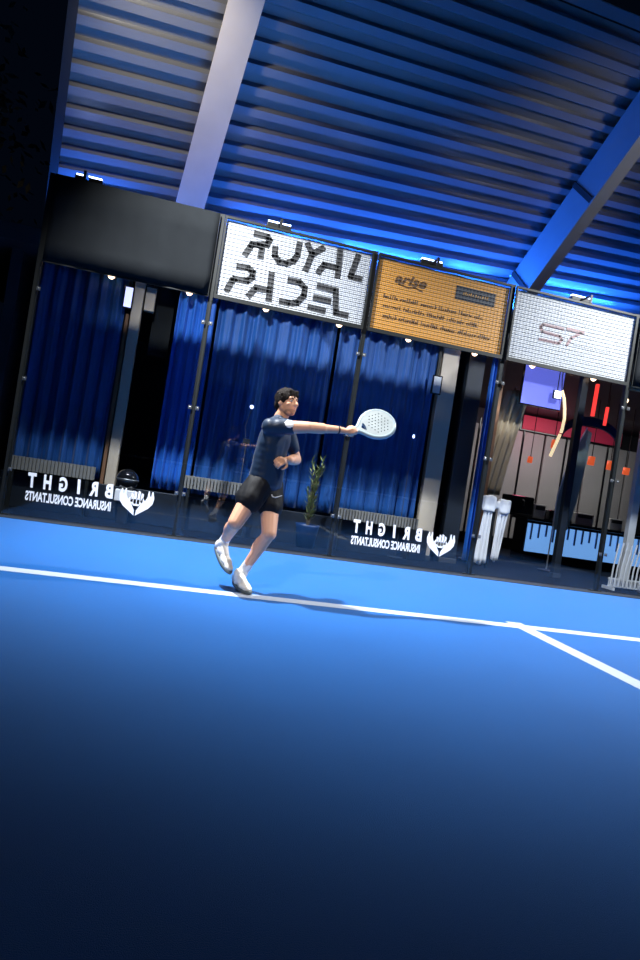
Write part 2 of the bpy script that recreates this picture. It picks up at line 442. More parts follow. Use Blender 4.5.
# ------------------------------------------------------------------ the sloping ribbed roof
RO = V((1.482, 1.8, 4.769)); RR = V((.98, .17, .12)); RB = V((-.21, 1, -1.)); RN = RR.cross(RB).normalized()
def rp(r, b, d=0): return RO + RR * r + RB * b - RN * d     # d = below the sheet
bm = BM(); per = .1822; b = -2.62; prof = []
while b < .62:
    prof += [(b, 0), (b + per * .40, 0), (b + per * .48, .115), (b + per * .84, .115), (b + per * .94, 0)]
    b += per
prof.append((b, 0))
rows = [[bm.verts.new(rp(r, q, d)) for q, d in prof] for r in (-1.84, 2.5, 7, 10.5)]
for a, c in zip(rows, rows[1:]):
    for k in range(len(prof) - 1): bm.faces.new((a[k], a[k + 1], c[k + 1], c[k]))
thick(bm, .004)
struct(obj('ceiling', bm, M['roof']))
def rbox(bm, r0, r1, b0, b1, d0, d1):
    vs = [bm.verts.new(rp(r, q, d)) for d in (d0, d1) for q in (b0, b1) for r in (r0, r1)]
    for f in ((0, 2, 3, 1), (4, 5, 7, 6), (0, 1, 5, 4), (2, 6, 7, 3), (0, 4, 6, 2), (1, 3, 7, 5)): bm.faces.new([vs[i] for i in f])
    return bm
# edge flashings
struct(obj('trim_6', rbox(BM(), -1.95, -1.84, -2.7, .62, -.03, .20), M['dark_trim']))
struct(obj('trim_7', rbox(BM(), -1.95, 10.5, -2.74, -2.64, -.03, .12), M['roof']))
be = empty('roof_beam', 'pale beam up the roof above the black windscreen', 'beam', tuple(rp(0, 0)), 'beams under the roof')
def rel(o, root):   # geometry built in world space, parented to a placed root
    o.parent = root; o.matrix_parent_inverse = Matrix.Translation(-V(root.location)); return o
rel(obj('flange', rbox(BM(), -.27, .14, -2.6, .05, .30, .325), M['beam']), be)
rel(obj('web', rbox(BM(), -.085, -.045, -2.6, .05, .116, .30), M['beam']), be)
rel(obj('end_plate', rbox(BM(), -.27, .14, .05, .075, .116, .325), M['beam']), be)
be2 = empty('roof_beam', 'deep roof beam at the upper right above the faded white banner', 'beam', tuple(rp(6.05, 0)), 'beams under the roof')
rel(obj('web', rbox(BM(), 5.98, 6.12, -2.6, .5, .116, .72), M['beam_shaded']), be2)
rel(obj('flange', rbox(BM(), 5.94, 6.20, -2.6, .5, .72, .75), M['beam_shaded']), be2)
for q in (-1.15, .05):
    rel(obj('splice_plate', rbox(BM(), 5.95, 5.98, q - .03, q + .03, .116, .72), M['dark_trim']), be2)

# ------------------------------------------------------------------ clubhouse shell behind the glass
struct(obj('ceiling', box(BM(), -2, 15, 1.12, 9, 3.5, 3.72), M['interior']))
struct(obj('wall_back', box(BM(), -2, 16, 7, 7.2, -.02, 3.5), M['interior']))
struct(obj('wall_left', box(BM(), -.75, -.6, 1.5, 7, -.02, 3.5), M['interior']))
struct(obj('wall_right', box(BM(), 15, 15.2, 1.2, 7, -.02, 3.5), M['interior']))
struct(obj('wall_middle', box(BM(), 6.42, 6.52, 1.7, 7, -.02, 3.5), M['interior']))
struct(obj('wall_low', bbox(-.5, 5.85, 1.26, 1.34, -.02, .46, .01), M['plinth']))

def curtain(x0, x1, z0, z1, y, label, m, amp=.045, period=.2, seed=0, flare=0, group='blue curtains behind the glass'):
    rnd = random.Random(seed); bm = BM(); n = max(24, int((x1 - x0) / .012)); rows = []
    ph = rnd.random() * 6; zs = [z0 + (z1 - z0) * k / 14 for k in range(15)]
    for k in range(n + 1):
        u = k / n; x = x0 + (x1 - x0) * u; col = []
        for z in zs:
            tt = (z - z0) / (z1 - z0)
            a = amp * (.75 + .5 * noise.noise(V((x * 1.3, seed, .3))))
            yy = a * math.sin(2 * PI * x / period + ph + 1.6 * noise.noise(V((x * 1.1, seed * 3, z * .35)))) + .35 * a * math.sin(2 * PI * x / period * 2.3 + ph)
            xx = x + flare * (1 - tt) * (u - .5)
            col.append(bm.verts.new((xx, y + yy * (.7 + .3 * (1 - tt)), z)))
        rows.append(col)
    for a, c in zip(rows, rows[1:]):
        for k in range(14): bm.faces.new((a[k], c[k], c[k + 1], a[k + 1]))
    thick(bm, .003)
    return tag(obj('curtain', bm, m, None, True), label, 'curtain', group)
curtain(-.32, .84, .50, 3.42, 1.45, 'dim blue pleated curtain at the left corner behind the mirrored lettering', M['curtain'], seed=1)
curtain(1.56, 2.10, .50, 3.42, 1.42, 'narrow bright blue curtain gathered beside the dark doorway', M['curtain_bright'], .06, .13, 2)
curtain(2.14, 3.95, .50, 3.42, 1.46, 'wide blue curtain hanging directly behind the player', M['curtain'], .05, .22, 3)
curtain(3.99, 5.62, .50, 3.42, 1.46, 'wide blue curtain hanging behind the racket under the orange banner', M['curtain'], .05, .24, 4)
curtain(6.56, 6.66, .06, 3.42, 1.45, 'thin bright blue curtain bunched by the post right of the hand emblem', M['curtain_bright'], .05, .09, 5)
curtain(6.67, 6.70, .10, 3.0, 1.44, 'thin white curtain edge beside the bunched blue curtain', M['white_cloth'], .01, .04, 6, group='sheers')
# tan drape on the right
bm = BM(); rows = []
for k in range(41):
    u = k / 40; col = []
    for j in range(15):
        tt = j / 14; z = 3.02 - 1.82 * tt
        w = .23 - .02 * math.sin(PI * tt) ; cx = 7.36 - .30 * tt
        col.append(bm.verts.new((cx + (u - .5) * 2 * w * (1 if j else .9), 1.95 + .035 * math.sin(u * 24) * (.5 + .5 * tt), z + (.05 * u if j == 0 else 0))))
    rows.append(col)
for a, c in zip(rows, rows[1:]):
    for k in range(14): bm.faces.new((a[k], c[k], c[k + 1], a[k + 1]))
thick(bm, .006)
pr = empty('closed_parasol', 'folded tan cloth parasol above the white draped stand', 'parasol', (7.0, 2.04, -.02))
rel(obj('canopy_cloth', bm, M['tan_curtain'], None, True), pr)
rel(obj('pole', tube(BM(), [(7.0, 2.04, .02), (7.34, 2.02, 3.1)], .02, 10), M['wood']), pr)
rel(obj('foot', lathe(BM(), [(.0, 0), (.22, 0), (.22, .05), (.04, .07), (.03, .12)], (7.0, 2.04, -.02), 20), M['steel']), pr)
# white draped stand
wh = empty('draped_stand', 'white cloth-draped stand with two hanging tails below the tan parasol', 'stand', (7.0, 1.42, -.02))
tc_ = bbox(6.755, 6.965, 1.36, 1.47, .90, 1.16, .03)
for q in (bbox(7.035, 7.245, 1.36, 1.47, .90, 1.14, .03), bbox(6.94, 7.06, 1.37, 1.46, .97, 1.08, .02)):
    m2 = bpy.data.meshes.new('t'); q.to_mesh(m2); q.free(); tc_.from_mesh(m2); bpy.data.meshes.remove(m2)
rel(fuse('top_cloth', tc_, M['white_cloth'], .012, 3, None, .018, 9), wh)
for xa, xb, w0, w1, zb in ((6.87, 6.84, .07, .115, .02), (7.14, 7.09, .095, .06, .10)):
    bm = BM(); rows = []
    for k in range(13):
        u = k / 12 - .5
        rows.append([bm.verts.new((xa + (xb - xa) * j / 8 + u * 2 * (w0 + (w1 - w0) * j / 8), 1.40 + .02 * math.sin(k * 1.6), 1.0 - (1.0 - zb) * j / 8 + (.1 * abs(u) if j == 8 else 0))) for j in range(9)])
    for a, c in zip(rows, rows[1:]):
        for k in range(8): bm.faces.new((a[k], c[k], c[k + 1], a[k + 1]))
    thick(bm, .008)
    rel(obj('tail', bm, M['white_cloth'], None, True), wh)
rel(obj('pole', tube(BM(), [(7.0, 1.47, -.02), (7.0, 1.47, 1.0)], .03, 10), M['steel']), wh)

# columns and mullions
def column(name, x0, x1, y0, y1, z1, m, label, cat='column', z0=-.02, group=None):
    c = empty(name, label, cat, ((x0 + x1) / 2, (y0 + y1) / 2, z0), group); w, d = (x1 - x0) / 2, (y1 - y0) / 2
    obj('shaft', bbox(-w, w, -d, d, 0, z1 - z0, .008), m, c)
    obj('foot', bbox(-w - .015, w + .015, -d - .015, d + .015, 0, .08, .006), M['dark_trim'], c)
    return c
column('column', .93, 1.07, 1.40, 1.54, 3.5, M['beige'], 'beige square column between the left curtain and the dark doorway', group='columns of the clubhouse')
column('door_jamb', .86, .91, 1.44, 1.52, 2.9, M['wood'], 'thin brown wooden upright left of the beige column', 'door jamb')
column('column', 5.70, 5.98, 1.42, 1.56, 3.5, M['beige'], 'wide beige column right of the curtain, above the second hand emblem', group='columns of the clubhouse')
column('column', 6.16, 6.44, 1.44, 1.62, 3.5, M['plinth'], 'black column left of the bunched bright blue curtain', group='columns of the clubhouse')
column('column', 6.86, 6.97, 1.75, 1.86, 3.5, M['wood'], 'dark brown column just left of the tan parasol', group='columns of the clubhouse')
column('mullion', 8.17, 8.29, 1.36, 1.46, 3.5, M['plinth'], 'black window mullion under the faded white banner beside the cream light tube', 'mullion', group='mullions')
column('mullion', 9.42, 9.56, 1.30, 1.40, 3.5, M['whitewire'], 'pale grey window mullion at the right edge', 'mullion', group='mullions')

# pale ribbed panels at the foot of the curtains
def ribbed(x0, x1, z0, z1, label):
    p = empty('ribbed_panel', label, 'panel', (x0, 1.14, z0), 'pale ribbed panels at the curtain hems')
    bm = BM(); n = int((x1 - x0) / .045)
    for k in range(n):
        a = (x1 - x0) * k / n; c = box(bm, a + .005, a + .035, -.02, .02, 0, z1 - z0)
    obj('ribs', bm, M['ribbed'], p)
    obj('back_board', bbox(0, x1 - x0, .02, .045, 0, z1 - z0, .003), M['ribbed'], p)
    for a in (.08, x1 - x0 - .08): obj('leg', box(BM(), a - .02, a + .02, -.01, .03, -z0 - .02, 0), M['steel'], p)
ribbed(-.30, .82, .50, .68, 'pale ribbed low panel under the left corner curtain')
ribbed(2.02, 3.05, .58, .76, 'pale ribbed low panel left of the player at the curtain hem')
ribbed(4.30, 5.60, .46, .62, 'pale ribbed low panel above the right-hand mirrored lettering')

# globe on a white box by the first emblem
g = empty('globe', 'glossy black globe with a white base box behind the left hand emblem', 'globe', (1.27, 1.05, -.02))
obj('ball', ell(BM(), (0, 0, .60), (.15, .15, .15), None, 28, 18), M['black'], g, True)
obj('band', lathe(BM(), [(.151, .585), (.154, .60), (.151, .615)], (0, 0, 0), 28), M['clamp'], g, True)
obj('base_box', bbox(-.13, .13, -.11, .11, .30, .46, .012), M['white_cloth'], g)
obj('pillar', bbox(-.07, .07, -.06, .06, 0, .30, .006), M['steel'], g)

# potted plant behind the player
pl = empty('potted_plant', 'tall spiky potted plant at the curtain behind the racket arm', 'plant', (3.86, 1.02, -.02))
obj('pot', lathe(BM(), [(.0, 0), (.13, 0), (.17, .30), (.18, .34), (.16, .34), (.15, .30), (.0, .30)], (0, 0, 0), 24), M['pot'], pl, True)
obj('soil', lathe(BM(), [(.0, .29), (.15, .29), (.15, .31), (.0, .315)], (0, 0, 0), 20), M['soil'], pl)
st = BM(); lf = BM(); rnd = random.Random(5)
for k in range(9):
    a = k * 2.4; sp_ = .10 + .10 * rnd.random(); h = 1.3 - .55 * rnd.random() * (k > 1)
    pts = [V((sp_ * .4 * math.cos(a) * q * q + .02 * math.cos(a), sp_ * .4 * math.sin(a) * q * q, .3 + (h - .3) * q)) for q in (0, .25, .5, .75, 1)]
    tube(st, pts, [.008, .007, .006, .005, .003], 6)
    for j in range(26):
        q = .15 + .85 * j / 25; i0 = min(3, int(q * 4)); p = pts[i0].lerp(pts[i0 + 1], q * 4 - i0)
        aa = rnd.random() * 6.28; d = V((math.cos(aa), math.sin(aa), .9 + rnd.random())).normalized(); L = .08 + .07 * rnd.random()
        s = d.cross(V((0, 0, 1))).normalized() * .014; n = s.cross(d).normalized() * .003
        v = [lf.verts.new(x) for x in (p, p + d * L * .5 + s + n, p + d * L, p + d * L * .5 - s + n)]; lf.faces.new(v)
obj('stems', st, M['bark'], pl)
obj('leaves', lf, M['leaf'], pl)

# small bulbs on stems, glowing in place of lamp reflections in the glass
fl = empty('reflection_bulb', 'glowing bulb on a stem, added for a lamp reflection left of the player head', 'lamp', (2.81, 1.2, -.02), 'bulbs for reflections at the curtain')
obj('bulb', ell(BM(), (0, 0, 1.90), (.028, .028, .028)), M['reflection_glow'], fl, True)
obj('pole', tube(BM(), [(0, 0, .01), (0, 0, 1.35), (-.05, 0, 1.6), (0, 0, 1.87)], .006, 8), M['clamp'], fl)
obj('control_box', bbox(-.05, .05, -.02, .02, 1.36, 1.43, .006), M['dark_trim'], fl)
obj('base', lathe(BM(), [(0, 0), (.12, 0), (.12, .015), (.0, .02)], (0, 0, 0), 20), M['steel'], fl)
fl2 = empty('reflection_bulb', 'blue-white bulb on a stem, added for a lamp reflection right of the racket', 'lamp', (5.33, 1.2, -.02), 'bulbs for reflections at the curtain')
obj('bulb', ell(BM(), (0, 0, 1.89), (.018, .018, .03)), M['reflection_glow'], fl2, True)
obj('pole', tube(BM(), [(0, 0, .01), (0, 0, 1.86)], .005, 8), M['dark_trim'], fl2)
obj('base', lathe(BM(), [(0, 0), (.12, 0), (.12, .015), (.0, .02)], (0, 0, 0), 20), M['steel'], fl2)

# screens and boxes under the canopy
def screen(x0, x1, z0, z1, y, m, label):
    s = empty('screen', label, 'screen', ((x0 + x1) / 2, y, z0))
    w = (x1 - x0) / 2
    obj('case', bbox(-w - .02, w + .02, .0, .04, -.02, z1 - z0 + .02, .006), M['black'], s)
    obj('display', box(BM(), -w, w, -.004, -.001, 0, z1 - z0), m, s)
    obj('bracket', box(BM(), -.02, .02, .04, .06, .0, 3.5 - z0), M['steel'], s)
    return s
screen(7.24, 7.98, 2.78, 3.42, 1.6, M['screen_violet'], 'violet glowing screen under the faded white banner')
screen(.82, .92, 2.98, 3.26, 1.37, M['screen_white'], 'small bright bluish screen high by the beige column')
screen(5.58, 5.70, 2.62, 2.88, 1.36, M['ink_grey'], 'small pale grey notice screen high on the wide beige column')
kb = empty('wall_box', 'beige box high beside the small bright screen', 'box', (1.16, 1.5, 3.0))
obj('case', bbox(-.07, .07, -.06, .06, 0, .34, .01), M['beige'], kb); obj('lid', bbox(-.08, .08, -.07, .07, .34, .36, .004), M['dark_trim'], kb)
obj('bracket', box(BM(), -.02, .02, .0, .03, .36, .50), M['steel'], kb)
dp = empty('hanging_panel', 'dark grey panel hanging in the doorway right of the beige column', 'panel', (1.36, 1.6, 2.4))
obj('board', bbox(-.14, .14, -.01, .01, 0, 1.05, .004), M['screen'], dp); obj('rail', bbox(-.15, .15, -.015, .015, 1.05, 1.1, .004), M['dark_trim'], dp)

# downlights along the canopy edge
lx = [.62, 1.69, 2.80, 3.92, 5.03, 6.15, 7.17, 8.30, 8.95]
ln = ['left of the small bright screen', 'at the top of the gathered bright blue curtain', 'below the left half of the black lettered banner', 'below the right half of the black lettered banner',
      'below the left half of the orange banner', 'below the right end of the orange banner', 'at the left corner of the violet screen', 'beside the top of the cream light tube', 'at the far right']
root = None
for i, x in enumerate(lx):
    z = 3.36 if i != 8 else 3.1
    if root is None:
        root = empty('downlight', '', 'light', (x, 1.27, z), 'warm downlights under the canopy')
        obj('can', lathe(BM(), [(.0, .14), (.035, .14), (.04, .12), (.04, .0), (.034, .0), (.034, .01), (.0, .01)], (0, 0, 0), 16), M['dark_trim'], root, True)
        obj('lens', ell(BM(), (0, 0, -.012), (.048, .048, .054), None, 16, 10), M['lamp_warm'], root, True)
        o = root
    else: o = dup(root)
    o.location = (x, 1.27, z); o['label'] = 'small warm downlight ' + ln[i]

# bar interior on the right
bw = empty('panelled_wall', 'pale grey panelled wall at the back of the bar', 'wall panelling', (11, 6.6, -.02))
for k in range(9):
    x = -2.6 + k * .62
    obj('panel', bbox(x, x + .56, -.03, .03, .3, 3.05, .01), M['greywall'], bw)
for k in range(1, 9, 2):
    x = -2.6 + k * .62 - .045
    obj('batten', bbox(x, x + .03, -.05, .0, .3, 3.2, .004), M['black'], bw)
bc = empty('bar_counter', 'long bar counter with a glowing light blue front', 'bar counter', (10.4, 4.0, -.02))
obj('carcass', bbox(-1.25, 1.8, .02, .5, 0, .86, .01), M['black'], bc)
obj('worktop', bbox(-1.3, 1.85, -.06, .56, .86, .92, .01), M['black'], bc)
obj('glowing_front', box(BM(), -1.22, 1.78, -.0, .02, .20, .80), M['barglow'], bc)
for k in range(17):
    x = -1.15 + k * .175
    obj('slat', bbox(x, x + .035, -.03, -.0, .46 + .05 * (k % 3), .80, .004), M['bar_slat'], bc)
obj('plinth', bbox(-1.22, 1.78, .0, .02, 0, .19, .003), M['black'], bc)
# boxes on the bar
for i, (x, w, h, m, lb) in enumerate(((9.45, .14, .30, 'greywall', 'pale box on the bar left of the black mullion'), (10.55, .22, .26, 'greywall', 'pale grey appliance on the bar right of the black mullion'), (11.35, .16, .25, 'greywall', 'pale grey box at the right end of the bar'))):
    e = empty('appliance', lb, 'appliance', (x, 4.2, .90)); obj('body', bbox(-w, w, -.12, .12, 0, h, .015), M[m], e); obj('panel', bbox(-w * .8, w * .8, -.128, -.118, h * .6, h * .9, .003), M['dark_trim'], e)
for i, (x, z, h, lb) in enumerate(((9.0, 1.0, .42, 'dark machine on the bar beside the white draped stand'), (9.95, .9, .22, 'dark machine on the bar behind the black mullion'))):
    e = empty('coffee_machine', lb, 'coffee machine', (x, 4.25, .90)); obj('body', bbox(-.28, .28, -.2, .2, 0, h, .03), M['black'], e); obj('tray', bbox(-.24, .24, -.26, -.18, 0, .05, .006), M['steel'], e); obj('spout', tube(BM(), [(0, -.2, h * .8), (0, -.26, h * .75), (0, -.26, h * .5)], .02, 8), M['steel'], e)
# light tube: a cream arc
nt2 = empty('light_tube', 'curved cream glowing light tube beside the black mullion', 'light tube', (7.95, 1.54, 3.05))
arc = [(7.93, 3.10), (7.99, 2.98), (8.03, 2.82), (8.055, 2.65), (8.045, 2.48), (8.03, 2.40)]
rel(obj('upper_tube', tube(BM(), [(x, 1.54, z) for x, z in arc], .026, 10), M['neon'], None, True), nt2)
rel(obj('lower_tube', tube(BM(), [(8.02, 1.54, 2.37), (7.96, 1.54, 2.17), (7.90, 1.54, 1.98)], .026, 10), M['neon'], None, True), nt2)
rel(obj('hanger', tube(BM(), [(7.93, 1.54, 3.10), (7.9, 1.54, 3.3), (7.9, 1.54, 3.52)], .008, 8), M['steel']), nt2)
sq = empty('floodlamp', 'square white lamp in front of the violet screen', 'lamp', (7.84, 1.5, 3.0))
obj('case', bbox(-.07, .07, .0, .05, -.06, .08, .008), M['steel'], sq); obj('lens', box(BM(), -.058, .058, -.006, -.001, -.05, .07), M['lamp_white'], sq); obj('bracket', tube(BM(), [(0, .03, .08), (0, .03, .52)], .008, 8), M['steel'], sq)
def pend(x, y, z0, z1, r, m, lab, nm='light_bar', cat='light'):
    e = empty(nm, lab, cat, (x, y, z0), 'coloured lights over the bar')
    obj('tube', tube(BM(), [(0, 0, 0), (.01, 0, z1 - z0)], r, 10), M[m], e, True)
    obj('cap', tube(BM(), [(.01, 0, z1 - z0), (.01, 0, 3.5 - z0 + .01)], .008, 8), M['steel'], e)
pend(8.72, 1.75, 2.82, 3.38, .035, 'lamp_red', 'tall red light bar right of the black mullion')
pend(8.98, 1.75, 2.70, 3.02, .03, 'lamp_red', 'red light bar at the right edge by the fence post')
pend(9.1, 3.4, 2.35, 2.52, .05, 'lamp_orange', 'small orange light left of the cream light tube')
pend(8.75, 3.6, 2.0, 2.12, .05, 'lamp_orange', 'small orange light right of the tan parasol')
pend(10.0, 3.4, 2.15, 2.32, .07, 'lamp_orange', 'orange glowing lamp between mullion and fence post', 'pendant_lamp', 'lamp')
pend(10.45, 3.4, 2.12, 2.30, .07, 'lamp_orange', 'orange glowing lamp directly left of the fence post', 'pendant_lamp', 'lamp')
pend(11.0, 3.6, 2.1, 2.24, .07, 'lamp_orange', 'orange glowing lamp right of the fence post', 'pendant_lamp', 'lamp')
ps = empty('glow_sign', 'pink lit board on the wall high above the bar', 'sign', (10.6, 6.5, 3.08))
obj('panel', bbox(-.5, 2.4, -.03, .0, 0, .36, .01), M['pinkglow'], ps); obj('backing', bbox(-.55, 2.45, .0, .03, -.03, .38, .006), M['black'], ps)
ar = empty('arched_sign', 'dark blue arched board hanging over the bar between the mullion and fence post', 'sign', (9.5, 2.8, 2.66))
bm = BM(); N = 16; P1 = [(.62 * math.cos(PI * (1 - k / N)), .34 * math.sin(PI * (1 - k / N))) for k in range(N + 1)]; P2 = [(.62 * math.cos(PI * k / N), .34 * math.sin(PI * k / N) - .2) for k in range(N + 1)]
for k in range(N):
    a, b_ = P1[k], P1[k + 1]; vs = []
    for y in (0, .04):
        vs += [bm.verts.new((a[0], y, a[1])), bm.verts.new((b_[0], y, b_[1])), bm.verts.new((b_[0], y, b_[1] - .17)), bm.verts.new((a[0], y, a[1] - .17))]
    for f in ((0, 1, 2, 3), (7, 6, 5, 4), (0, 4, 5, 1), (3, 2, 6, 7), (0, 3, 7, 4), (1, 5, 6, 2)): bm.faces.new([vs[i] for i in f])
bmesh.ops.remove_doubles(bm, verts=bm.verts, dist=1e-5)
obj('board', bm, M['pot'], ar)
for s in (-.3, .3): obj('hanger', tube(BM(), [(s, .02, .25), (s, .02, .85)], .006, 6), M['steel'], ar)
# flags: tall slanting grey-green sail between the mullions
fg = empty('beach_flag', 'tall grey-green flag leaning between the black mullion and the fence post', 'flag', (8.55, 2.2, -.02))
bm = BM(); L_ = [(8.60, .75), (8.58, 1.4), (8.72, 2.1), (8.95, 2.65), (9.08, 2.6), (9.05, 2.0), (8.98, 1.3), (8.88, .78)]
L_ = [(x - 8.55, z + .02) for x, z in L_]
a = [bm.verts.new((x, -.004, z)) for x, z in L_]; c = [bm.verts.new((x, .004, z)) for x, z in L_]; bm.faces.new(a); bm.faces.new(list(reversed(c)))
for k in range(8): bm.faces.new((a[k], c[k], c[(k + 1) % 8], a[(k + 1) % 8]))
flagm = mat('flag_cloth', (.20, .27, .27), .7, nscale=6, namt=.35)
obj('cloth', bm, flagm, fg)
obj('pole', tube(BM(), [(.03, 0, .0), (.03, 0, 1.4), (.17, 0, 2.1), (.42, 0, 2.7)], .012, 8), M['whitewire'], fg)
obj('foot', lathe(BM(), [(0, 0), (.15, 0), (.15, .03), (.02, .05), (0, .05)], (.03, 0, 0), 18), M['steel'], fg)
# white wire basket at the right edge
wb = empty('wire_rack', 'white wire rack of splayed rods standing at the lower right edge', 'rack', (9.05, .75, -.02))
for k in range(9):
    x = -.26 + k * .075
    obj('rod', tube(BM(), [(x, 0, .06), (x + .012, 0, .35), (x + .05 + .02 * k * .4, 0, .74 + .02 * (k % 3))], .013, 7), M['whitewire'], wb)
for z in (.05, .17): obj('rail', tube(BM(), [(-.3, .012, z), (.4, .012, z)], .012, 8), M['whitewire'], wb)
bm = BM()
for k in range(22): box(bm, -.29 + k * .031, -.279 + k * .031, .0, .02, .05, .19)
obj('comb', bm, M['whitewire'], wb)
for x in (-.28, .38): obj('foot', box(BM(), x - .02, x + .02, -.12, .14, 0, .045), M['whitewire'], wb)
# tan rail at far right
tr = empty('canopy_rail', 'tan horizontal rail right of the faded white banner', 'rail', (9, .09, 3.0))
obj('bar', bbox(-.93, .93, -.03, .03, -.02, .08, .006), M['tan_curtain'], tr)
for s in (-.6, .6): obj('clip', bbox(s - .03, s + .03, -.035, .035, .08, .1, .004), M['steel'], tr)

# tree in the night on the left
tt = empty('tree', 'dark leafy tree beyond the left edge of the roof', 'tree', (-2.6, 3.6, -.06))
obj('trunk', tube(BM(), [(0, 0, 0), (.05, 0, 2.4), (.12, .1, 4.4), (.2, 0, 6.3)], [.16, .13, .09, .04], 10), M['bark'], tt, True)
lf = BM(); rnd = random.Random(9)
for k in range(900):
    p = V((rnd.gauss(.0, .62), rnd.gauss(0, .8), rnd.gauss(6.0, .9))); d = V((rnd.uniform(-1, 1), rnd.uniform(-1, 1), rnd.uniform(-1, .4))).normalized(); L = rnd.uniform(.12, .24)
    s = d.cross(V((.3, .4, 1))).normalized() * L * .25
    lf.faces.new([lf.verts.new(x) for x in (p, p + d * L * .5 + s, p + d * L, p + d * L * .5 - s)])
obj('foliage', lf, M['leaf_dark'], tt)

# blue uplights on the top rail
ul = ['blue-white uplight above the black lettered white banner', 'blue-white uplight above the left of the orange banner', 'blue-white uplight above the faded white banner', 'blue-white uplight above the black windscreen by the corner post']
for i, x in enumerate((2.72, 4.86, 7.2, .35)):
    e = empty('uplight', ul[i], 'light', (x, .28, 4.20), 'blue uplights behind the banners')
    obj('housing', bbox(-.16, .16, -.04, .04, -.07, -.01, .008), M['steel'], e)
    obj('lens', bbox(-.15, .15, -.03, .03, -.01, .012, .005), M['blueled'], e)
    obj('bracket', box(box(BM(), -.015, .015, -.262, -.04, -.06, -.04), -.015, .015, -.278, -.262, -.155, -.04), M['steel'], e)

# ------------------------------------------------------------------ the player
J = dict(pelvis=(2.655, -2.86, .87), neck=(2.685, -2.865, 1.385), rsh=(2.618, -2.99, 1.325), lsh=(2.785, -2.72, 1.325),
         rel=(2.905, -3.04, 1.365), rwr=(3.175, -2.965, 1.395), lel=(2.905, -2.70, 1.11), lwr=(2.785, -2.92, 1.085),
         rhip=(2.60, -2.925, .855), lhip=(2.715, -2.79, .85), lkn=(2.735, -2.985, .495), lan=(2.60, -2.81, .150),
         rkn=(2.455, -3.06, .55), ran=(2.415, -2.74, .36))
J = {k: V(v) for k, v in J.items()}
def axes(l, u):
    l = l.normalized(); u = (u - l * u.dot(l)).normalized(); f = l.cross(u)
    return Matrix((-l, f, u)).transposed(), l, f, u        # columns: right, forward, up
AC, cl, cf, cu_ = axes(J['lsh'] - J['rsh'], J['neck'] - J['pelvis'])
AP, pl_, pf, pu = axes(J['lhip'] - J['rhip'], V((.05, 0, 1)))
def at(A, o, x, y, z): return o + A @ V((x, y, z))
# head frame: face turned half towards the camera, half towards the racket
hu = V((-.03, .07, 1)).normalized(); hf = V((.60, -.79, -.06)); hf = (hf - hu * hf.dot(hu)).normalized(); hr = hf.cross(hu)
AH = Matrix((hr, hf, hu)).transposed(); HO = V((2.730, -2.90, 1.542))
HS = .90
H = lambda x, y, z: at(AH, HO, x * HS, y * HS, z * HS)
bm = BM()
# torso, neck
ell(bm, at(AC, J['neck'], 0, -.005, -.17), (.155, .095, .17), AC)
ell(bm, J['pelvis'].lerp(J['neck'], .3), (.13, .09, .17), AP)
ell(bm, at(AP, J['pelvis'], 0, -.01, -.01), (.15, .10, .11), AP)
cap(bm, J['neck'] + V((0, 0, -.03)), H(0, -.02, -.06), .062, .052)
cap(bm, J['rsh'], J['lsh'], .062, .062); 
for a in ('rsh', 'lsh'): cap(bm, J['neck'] + V((0, 0, -.02)), J[a], .05, .055)
# head
ell(bm, H(0, -.014, .028), (.074, .093, .084), AH)
ell(bm, H(0, .026, -.036), (.060, .066, .070), AH)
ell(bm, H(0, .05, -.085), (.034, .036, .026), AH)
cap(bm, H(-.052, -.005, -.055), H(-.02, .055, -.09), .02, .022); cap(bm, H(.052, -.005, -.055), H(.02, .055, -.09), .02, .022)
cap(bm, H(0, .088, .018), H(0, .116, -.022), .010, .0155)
cap(bm, H(-.012, .098, -.026), H(.012, .098, -.026), .010, .010)
cap(bm, H(-.038, .072, .032), H(.038, .072, .032), .013, .013)
for s in (-1, 1):
    ell(bm, H(s * .040, .060, -.022), (.022, .022, .020), AH)
    ell(bm, H(s * .076, -.012, -.006), (.010, .022, .032), AH, 12, 8)
# legs
for s in 'rl':
    h, k, a = J[s + 'hip'], J[s + 'kn'], J[s + 'an']
    cap(bm, h, k, .094, .060); ell(bm, h.lerp(k, .38), (.088, .094, .14), Matrix(frame(k - h)[::-1]).transposed())
    cap(bm, k, a, .055, .037)
    d, u, w = frame(a - k); back = (k - h).normalized() - (a - k).normalized(); back = back.normalized() if back.length > .05 else w
    ell(bm, k.lerp(a, .32) + back * -.0 + (V((-.3, .9, .1)).normalized()) * .012, (.055, .057, .12), Matrix((u, w, d)).transposed())
    ell(bm, k, (.054, .054, .058))
# arms
for s, r in (('r', (.060, .046, .029)), ('l', (.058, .046, .028))):
    p, e, w = J[s + 'sh'], J[s + 'el'], J[s + 'wr']
    cap(bm, p, e, r[0], r[1]); cap(bm, e, w, r[1] * .98, r[2]); cap(bm, e, e.lerp(w, .45), .046, .043)
# feet inside the shoes
fl_heel, fl_toe = V((2.545, -2.79, .07)), V((2.635, -2.985, .035))
fr_heel, fr_toe = V((2.375, -2.715, .325)), V((2.475, -2.92, .185))
for a, h, t_ in ((J['lan'], fl_heel, fl_toe), (J['ran'], fr_heel, fr_toe)):
    cap(bm, a, h.lerp(t_, .25), .036, .034); cap(bm, h.lerp(t_, .15), h.lerp(t_, .85), .033, .026)
